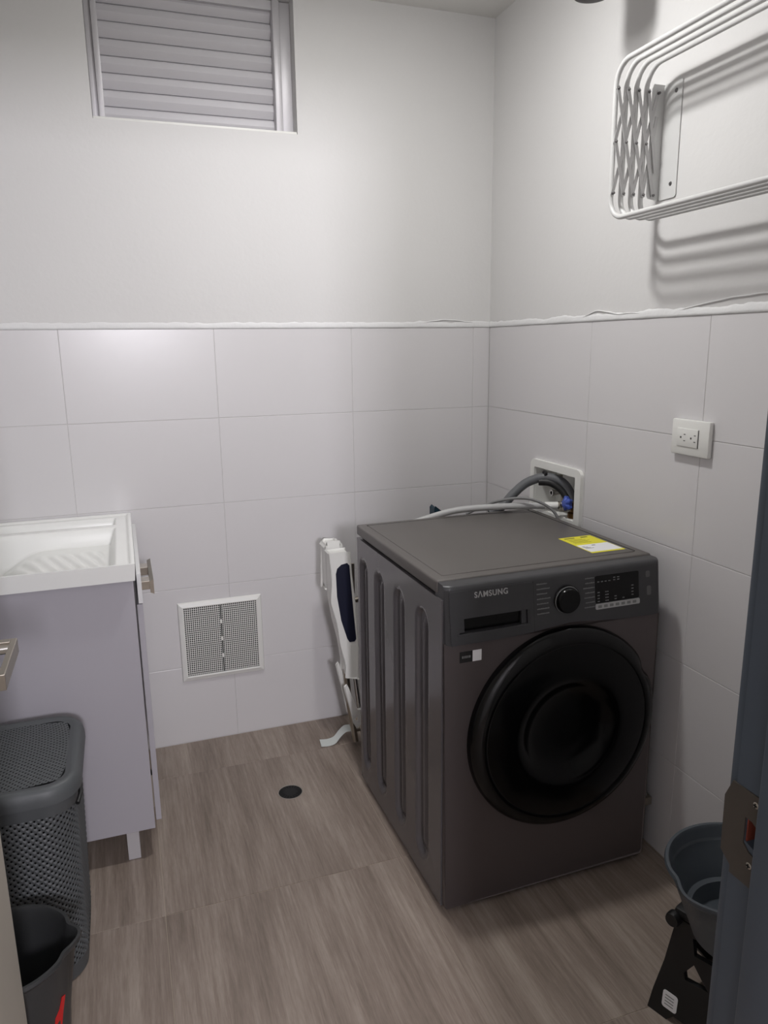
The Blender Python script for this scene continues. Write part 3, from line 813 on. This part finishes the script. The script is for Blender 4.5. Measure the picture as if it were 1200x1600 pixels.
obj('perforated_lid', bm, hampm, ld)
obj('lid_shade', prism(B(), [rr_param(k/64, hw-.03, hd_-.03, .05) for k in range(64)], [], XY(), .508, .512), hampd, ld)  # added dark sheet, painted shade under the lid holes
bm = B(); tube(bm, [(hw-.006, -.09, .474), (hw-.004, -.12, .468), (hw-.010, -.145, .460)], .005, 8); obj('side_catch', bm, blackp, t, smooth=True)

# ------------------------------------------------------------------ buckets
def bucket(name, label, cat, loc, R1, R2, H, spout, m, tilt=0):
    t = thing(name, label, cat, loc)
    def mod(a, r, h):
        d = math.atan2(math.sin(a-spout), math.cos(a-spout)); k = math.exp(-(d/.22)**2)
        f = max(0, (h-H*.72)/(H*.28))
        return (r+(.015*k-.0045*math.exp(-((abs(d)-.36)/.12)**2))*f, h+.004*k*f)
    pr = [(0, .004), (R2-.012, .004), (R2-.002, 0), (R2, .006), (R2+(R1-R2)*.5, H*.5), (R1-.004, H-.018), (R1+.002, H-.014), (R1+.007, H-.006), (R1+.005, H), (R1-.001, H), (R1-.004, H-.006),
          (R1-.008, H-.03), (R2+(R1-R2)*.55-.006, H*.55), (R2+(R1-R2)*.35-.008, H*.34), (R2+(R1-R2)*.35-.018, H*.32), (R2-.008, .012), (0, .010)]
    b = obj('shell', lathe(B(), pr, 96, mod=mod), m, t, smooth=True, angle=50)
    return t
bn = bucket('floor_bucket', 'dark grey bucket with a red mark on the floor in front of the hamper', 'bucket', (-1.652, -1.218, 0), .115, .088, .30, -.05, binm)
bm = B()
def bsurf(a, z, off=.0012): r = .088+(.111-.088)*(z/.28)+off; return (r*math.cos(a), r*math.sin(a), z)
pts = [(-.72, .10), (-.56, .13), (-.50, .165), (-.40, .20), (-.50, .205), (-.58, .185), (-.70, .175), (-.78, .13)]
prism(bm, [(a, z) for a, z in pts], [], lambda u, v, d: bsurf(u, v, d), .0004, .0018)
o = obj('red_mark', bm, redm, bn); o['label'] = 'red sticker'
bb2 = bucket('mop_bucket', 'grey-blue bucket with a pouring lip standing on the black step stool', 'bucket', (-.262, -1.655, .2665), .150, .098, .150, PI+.12, buckm)

# ------------------------------------------------------------------ folding step stool
SH = .265
t = thing('step_stool', 'black folding plastic step stool under the grey-blue bucket by the doorway', 'stool', (-.190, -1.600, 0), .34)
obj('seat', bx(-.115, .115, -.105, .105, SH-.022, SH, bev=.008), blackp, t, smooth=True)
def legpanel(sgn, par):
    # panel in the y-z plane leaning outwards towards the floor
    def fn(u, v, d): return (sgn*(.130-.028*v/SH)+sgn*d, u, v)
    out = [(-.135, .0), (-.09, .0), (-.075, .018), (.075, .018), (.09, .0), (.135, .0), (.128, .05), (.112, .13), (.098, .240), (-.098, .240), (-.112, .13), (-.128, .05)]
    h1 = [(-.055, .145), (.055, .145), (.068, .100), (-.068, .100)]
    h2 = [(-.070, .080), (-.012, .080), (-.045, .035), (-.082, .035)]; h3 = [(.070, .080), (.012, .080), (.045, .035), (.082, .035)]
    g1 = [(.058, .215), (.012, .226), (-.012, .185), (.050, .180)]; g2 = [(.066, .130), (.048, .160), (.012, .122), (.062, .115)]
    return obj('leg_panel', prism(B(), out, [h1, h2, h3] if sgn > 0 else [g1, g2], fn, -.006, .006), blackp, par)
lp = legpanel(-1, t); legpanel(1, t)
for s in (-1, 1):
    def fn2(u, v, d): return (u, s*(.118-.022*v/SH)+s*d, v)
    out = [(-.13, 0), (-.085, 0), (-.01, .085), (.01, .085), (.085, 0), (.13, 0), (.112, .13), (.10, .2), (-.10, .2), (-.112, .13)]
    h1 = [(-.060, .170), (-.012, .170), (-.012, .120), (-.075, .120)]; h2 = [(.060, .170), (.012, .170), (.012, .120), (.075, .120)]
    obj('cross_panel', prism(B(), out, [h1, h2], fn2, -.005, .005), blackp, t)
for y in (-.10, .10):
    obj('hinge_knob', lathe(B(), [(0, -.012), (.014, -.012), (.016, -.006), (.016, .006), (0, .008)], 20, (-.117, y, .240), 'x'), blackp, t, smooth=True)
def fnl(u, v, d): return (-(.130-.028*v/SH)-.0062-d, u, v)
bm = prism(B(), rrect(.070, .104, .026, .066, .006, 3), [], fnl, 0, .0006); o = obj('white_sticker', bm, paper, lp); o['label'] = 'small white sticker'
bm = B()
for k in range(4): prism(bm, [(.078, .034+k*.007), (.098, .034+k*.007), (.098, .036+k*.007), (.078, .036+k*.007)], [], fnl, .0006, .0009)
obj('sticker_lines', bm, greyprint, lp)
bm = prism(B(), [(-.045, .112), (-.004, .112), (-.004, .160), (-.045, .160)], [], fnl, 0, .0006); o = obj('red_sticker', bm, redm, lp); o['label'] = 'red and green sticker'
bm = B()
for k in range(3): prism(bm, [(-.040+k*.012, .136), (-.031+k*.012, .136), (-.035+k*.012, .152)], [], fnl, .0006, .0009)
obj('green_print', bm, greenm, lp)

# ------------------------------------------------------------------ wall-mounted extending drying rack
RY0, RY1, RZ0, RZ1 = -.922, -1.78, 1.742, 2.100
t = thing('drying_rack', 'white extending wall drying rack with four rod frames and scissor arms', 'drying rack', (0, (RY0+RY1)/2, RZ0))
roc = (0, -(RY0+RY1)/2, -RZ0)
def rk(name, bm, m, par=t, **k):
    o = obj(name, bm, m, par, **k)
    if par is t: o.location = roc
    return o
ds_ = [.142, .112, .082, .052]
me0 = None
rr_ = rrect(RY1, RY0, RZ0, RZ1, .052, 9)
for k, d in enumerate(ds_):
    if me0 is None:
        o = rk('rod_frame', tube(B(), [(0, y, z) for y, z in rr_], .0064, 12, closed=True), rackm, smooth=True, angle=60); me0 = o.data
    else: o = bpy.data.objects.new('rod_frame', me0); C.objects.link(o); o.parent = t
    o.location = (roc[0]-d, roc[1], roc[2])
zt_, zm_, zb_ = 2.043, 1.9235, 1.804
DD = [.142, .112, .082, .052, .022]
def link(bm, y, d0, z0, d1, z1, w_=.0045, th=.0016):
    v = Vector((-(d1-d0), z1-z0)).normalized(); n_ = Vector((-v.y, v.x))*w_; e = v*.006
    a = Vector((-d0, z0))-e; b_ = Vector((-d1, z1))+e
    poly = [a+n_, b_+n_, b_-n_, a-n_]
    prism(bm, [(p.x, p.y) for p in poly], [], lambda u, v_, dd_: (u, dd_, v_), y, y+th)
for side, (ys_, dirn) in enumerate(((RY0-.0105, -1), (RY1+.0105, 1))):
    piv = []
    y1 = ys_; y2 = ys_-dirn*.0035
    for i in range(3): rk('scissor_arm', (lambda b: (link(b, y1, DD[i], zt_, DD[i+2], zb_), b)[1])(B()), rackg)
    rk('scissor_arm', (lambda b: (link(b, y1, DD[0], zm_, DD[1], zb_), b)[1])(B()), rackg)
    rk('scissor_arm', (lambda b: (link(b, y1, DD[3], zt_, DD[4]-.002, zm_-.06), b)[1])(B()), rackg)
    for i in range(3): rk('scissor_arm', (lambda b: (link(b, y2, DD[i+2], zt_, DD[i], zb_), b)[1])(B()), rackg)
    rk('scissor_arm', (lambda b: (link(b, y2, DD[0], zm_, DD[1], zt_), b)[1])(B()), rackg)
    rk('scissor_arm', (lambda b: (link(b, y2, DD[3], zb_, DD[4], zm_+.06), b)[1])(B()), rackg)
    bm = B()
    for i in range(5):
        for z in (zt_, zm_, zb_):
            if i == 4 and z == zm_: continue
            lathe(bm, [(0, -.0045), (.0026, -.0042), (.0034, -.0025), (.0034, .007), (0, .007)] if dirn < 0 else [(0, .0045), (.0026, .0042), (.0034, .0025), (.0034, -.007), (0, -.007)], 12, (-DD[i], y1, z), 'y')
    rk('rivets', bm, rivet, smooth=True)
    # bracket: wall leaf and arm leaf
    bm = B(); yb = ys_-dirn*.006
    ya, yz = sorted((yb, yb+dirn*.066))
    prism(bm, rrect(ya, yz, 1.792, 2.064, .008, 4), [], YZ(), -.0022, -.0002)
    prism(bm, [(-.0005, 1.792), (-.033, 1.797), (-.038, 1.806), (-.038, 2.052), (-.033, 2.064), (-.0005, 2.064)], [], lambda u, v, d: (u, d, v), yb-.001, yb+.001)
    br = rk('wall_bracket', bm, rackm)
    for z in (2.040, 1.826):
        obj('bracket_screw', lathe(B(), [(0, -.0045), (.004, -.004), (.0055, -.0022), (.0055, -.001)], 14, (0, yb+dirn*.045, z), 'x'), rivet, br, smooth=True)

# ------------------------------------------------------------------ folded white and navy stand behind the machine
SY = -.22
t = thing('folded_stand', 'folded white plastic stand with a navy inlay behind the washing machine', 'folded stand', (-.38, SY, 0))
def fs(name, bm, m, par=t, **k):
    o = obj(name, bm, m, par, **k)
    if par is t: o.location = (.38, -SY, 0)
    return o
def rounded(bm, off=.006, ang=.6):
    bm.normal_update(); es = [e for e in bm.edges if len(e.link_faces) == 2 and e.calc_face_angle(0) > ang]
    bmesh.ops.bevel(bm, geom=es, offset=off, segments=3, profile=.5, affect='EDGES'); return bm
outl = [(-.722, .742), (-.722, .655), (-.720, .570), (-.708, .490), (-.690, .410), (-.680, .330), (-.676, .285), (-.634, .272), (-.632, .400), (-.638, .560), (-.648, .660), (-.656, .742)]
def rail(dx, name='side_rail'):
    o = fs(name, rounded(prism(B(), [(x+dx, z) for x, z in outl], [], XZ(), SY-.035, SY+.025), .005), white_p, smooth=True, angle=50); return o
rl_ = rail(0)
inl = [(-.705, .672), (-.700, .690), (-.685, .703), (-.664, .707), (-.656, .698), (-.650, .600), (-.643, .500), (-.637, .425), (-.643, .416), (-.662, .416), (-.670, .430), (-.690, .500), (-.703, .590)]
obj('navy_inlay', prism(B(), inl, [], XZ(), SY-.0365, SY-.03), navy, rl_)
o = fs('upper_cap', rounded(prism(B(), [(-.722, .60), (-.722, .756), (-.712, .765), (-.672, .763), (-.662, .753), (-.650, .60)], [], XZ(), SY+.035, SY+.085), .008), white_p, smooth=True, angle=50)
rail(.64)
# metal tubes and cross bars (mostly hidden by the machine)
bm = B(); tube(bm, [(-.668, SY, .30), (-.655, SY+.01, .15), (-.640, SY-.01, .012)], .011, 12); fs('leg', bm, steel, smooth=True)
bm = B(); tube(bm, [(-.632, SY+.03, .30), (-.622, SY-.0, .15), (-.612, SY-.03, .012)], .009, 12); fs('leg', bm, chrome, smooth=True)
bm = B(); tube(bm, [(-.030, SY, .30), (-.035, SY-.02, .15), (-.040, SY-.03, .012)], .010, 12); fs('leg', bm, chrome, smooth=True)
bm = B(); tube(bm, [(-.66, SY+.02, .55), (-.03, SY+.02, .55)], .010, 12); fs('cross_bar', bm, steel, smooth=True)
bm = B(); tube(bm, [(-.645, SY, .055), (-.04, SY-.02, .055)], .010, 12); fs('cross_bar', bm, steel, smooth=True)
# small white latch arms
fs('latch_arm', rounded(prism(B(), [(-.697, .310), (-.690, .318), (-.684, .310), (-.660, .215), (-.650, .120), (-.660, .118), (-.676, .20)], [], XZ(), SY+.02, SY+.028), .002), white_p, smooth=True)
fs('latch_arm', rounded(prism(B(), [(-.686, .250), (-.678, .256), (-.672, .248), (-.640, .155), (-.612, .155), (-.612, .105), (-.634, .095), (-.645, .085), (-.655, .10), (-.668, .16)], [[(-.652, .12), (-.640, .13), (-.64, .11)]], XZ(), SY-.045, SY-.035), .002), white_p, smooth=True)
fs('bracket_plate', bx(-.660, -.634, SY-.025, SY-.018, .59, .70, bev=.002), steel)
# central post with teal tip peeking over the machine
fs('centre_post', bx(-.336, -.300, SY-.03, SY+.0, .30, .834, bev=.006), white_p)
fs('teal_tip', rounded(prism(B(), [(-.338, .835), (-.337, .870), (-.332, .876), (-.316, .866), (-.298, .850), (-.298, .835)], [], XZ(), SY-.032, SY+.002), .003), teal, smooth=True)
# loose strap on the floor
def ribbon(pts, w_dir, wd_, th=.0018):
    bm = B(); A = []
    for (p, wv) in zip(pts, w_dir):
        p = Vector(p); wv = Vector(wv).normalized()*wd_/2
        A.append([bm.verts.new(p-wv), bm.verts.new(p+wv), bm.verts.new(p+wv+Vector((0, 0, th))), bm.verts.new(p-wv+Vector((0, 0, th)))])
    for a, b_ in zip(A, A[1:]):
        for k in range(4): bm.faces.new((a[k], a[(k+1) % 4], b_[(k+1) % 4], b_[k]))
    bm.faces.new(A[0]); bm.faces.new(A[-1][::-1]); return bm
P = smoothpath([(-.762, -.182, .002), (-.735, -.186, .001), (-.708, -.182, .004), (-.685, -.170, .018), (-.662, -.162, .030), (-.64, -.165, .032)], 5)
fs('loose_strap', ribbon(P, [(.12, 1, 0)]*len(P), .050), strapm, smooth=True)

# ------------------------------------------------------------------ small hose end in the gap at the right of the machine
t = tag(obj('loose_hose_end', tube(B(), smoothpath([(-.012, -.98, .33), (-.018, -1.0, .26), (-.014, -1.03, .20), (-.022, -1.06, .15), (-.02, -1.05, .10), (-.016, -1.04, .05), (-.014, -1.02, .012)], 6), .0075, 10), hoseg, smooth=True), 'pale hose hanging in the narrow gap between machine and right wall', 'hose')
obj('hose_clip', bx(-.030, -.006, -1.075, -1.045, .135, .160, bev=.003), steel, t, smooth=True)

for o in bpy.data.objects:
    if o.name.split('.')[0] in ('program_print', 'display_marks', 'sticker_marks', 'label_print', 'rivets', 'socket_slots', 'button_mark', 'green_print', 'sticker_lines', 'woven_body', 'perforated_panel', 'perforated_lid', 'hose_nut'): o['kind'] = 'stuff'
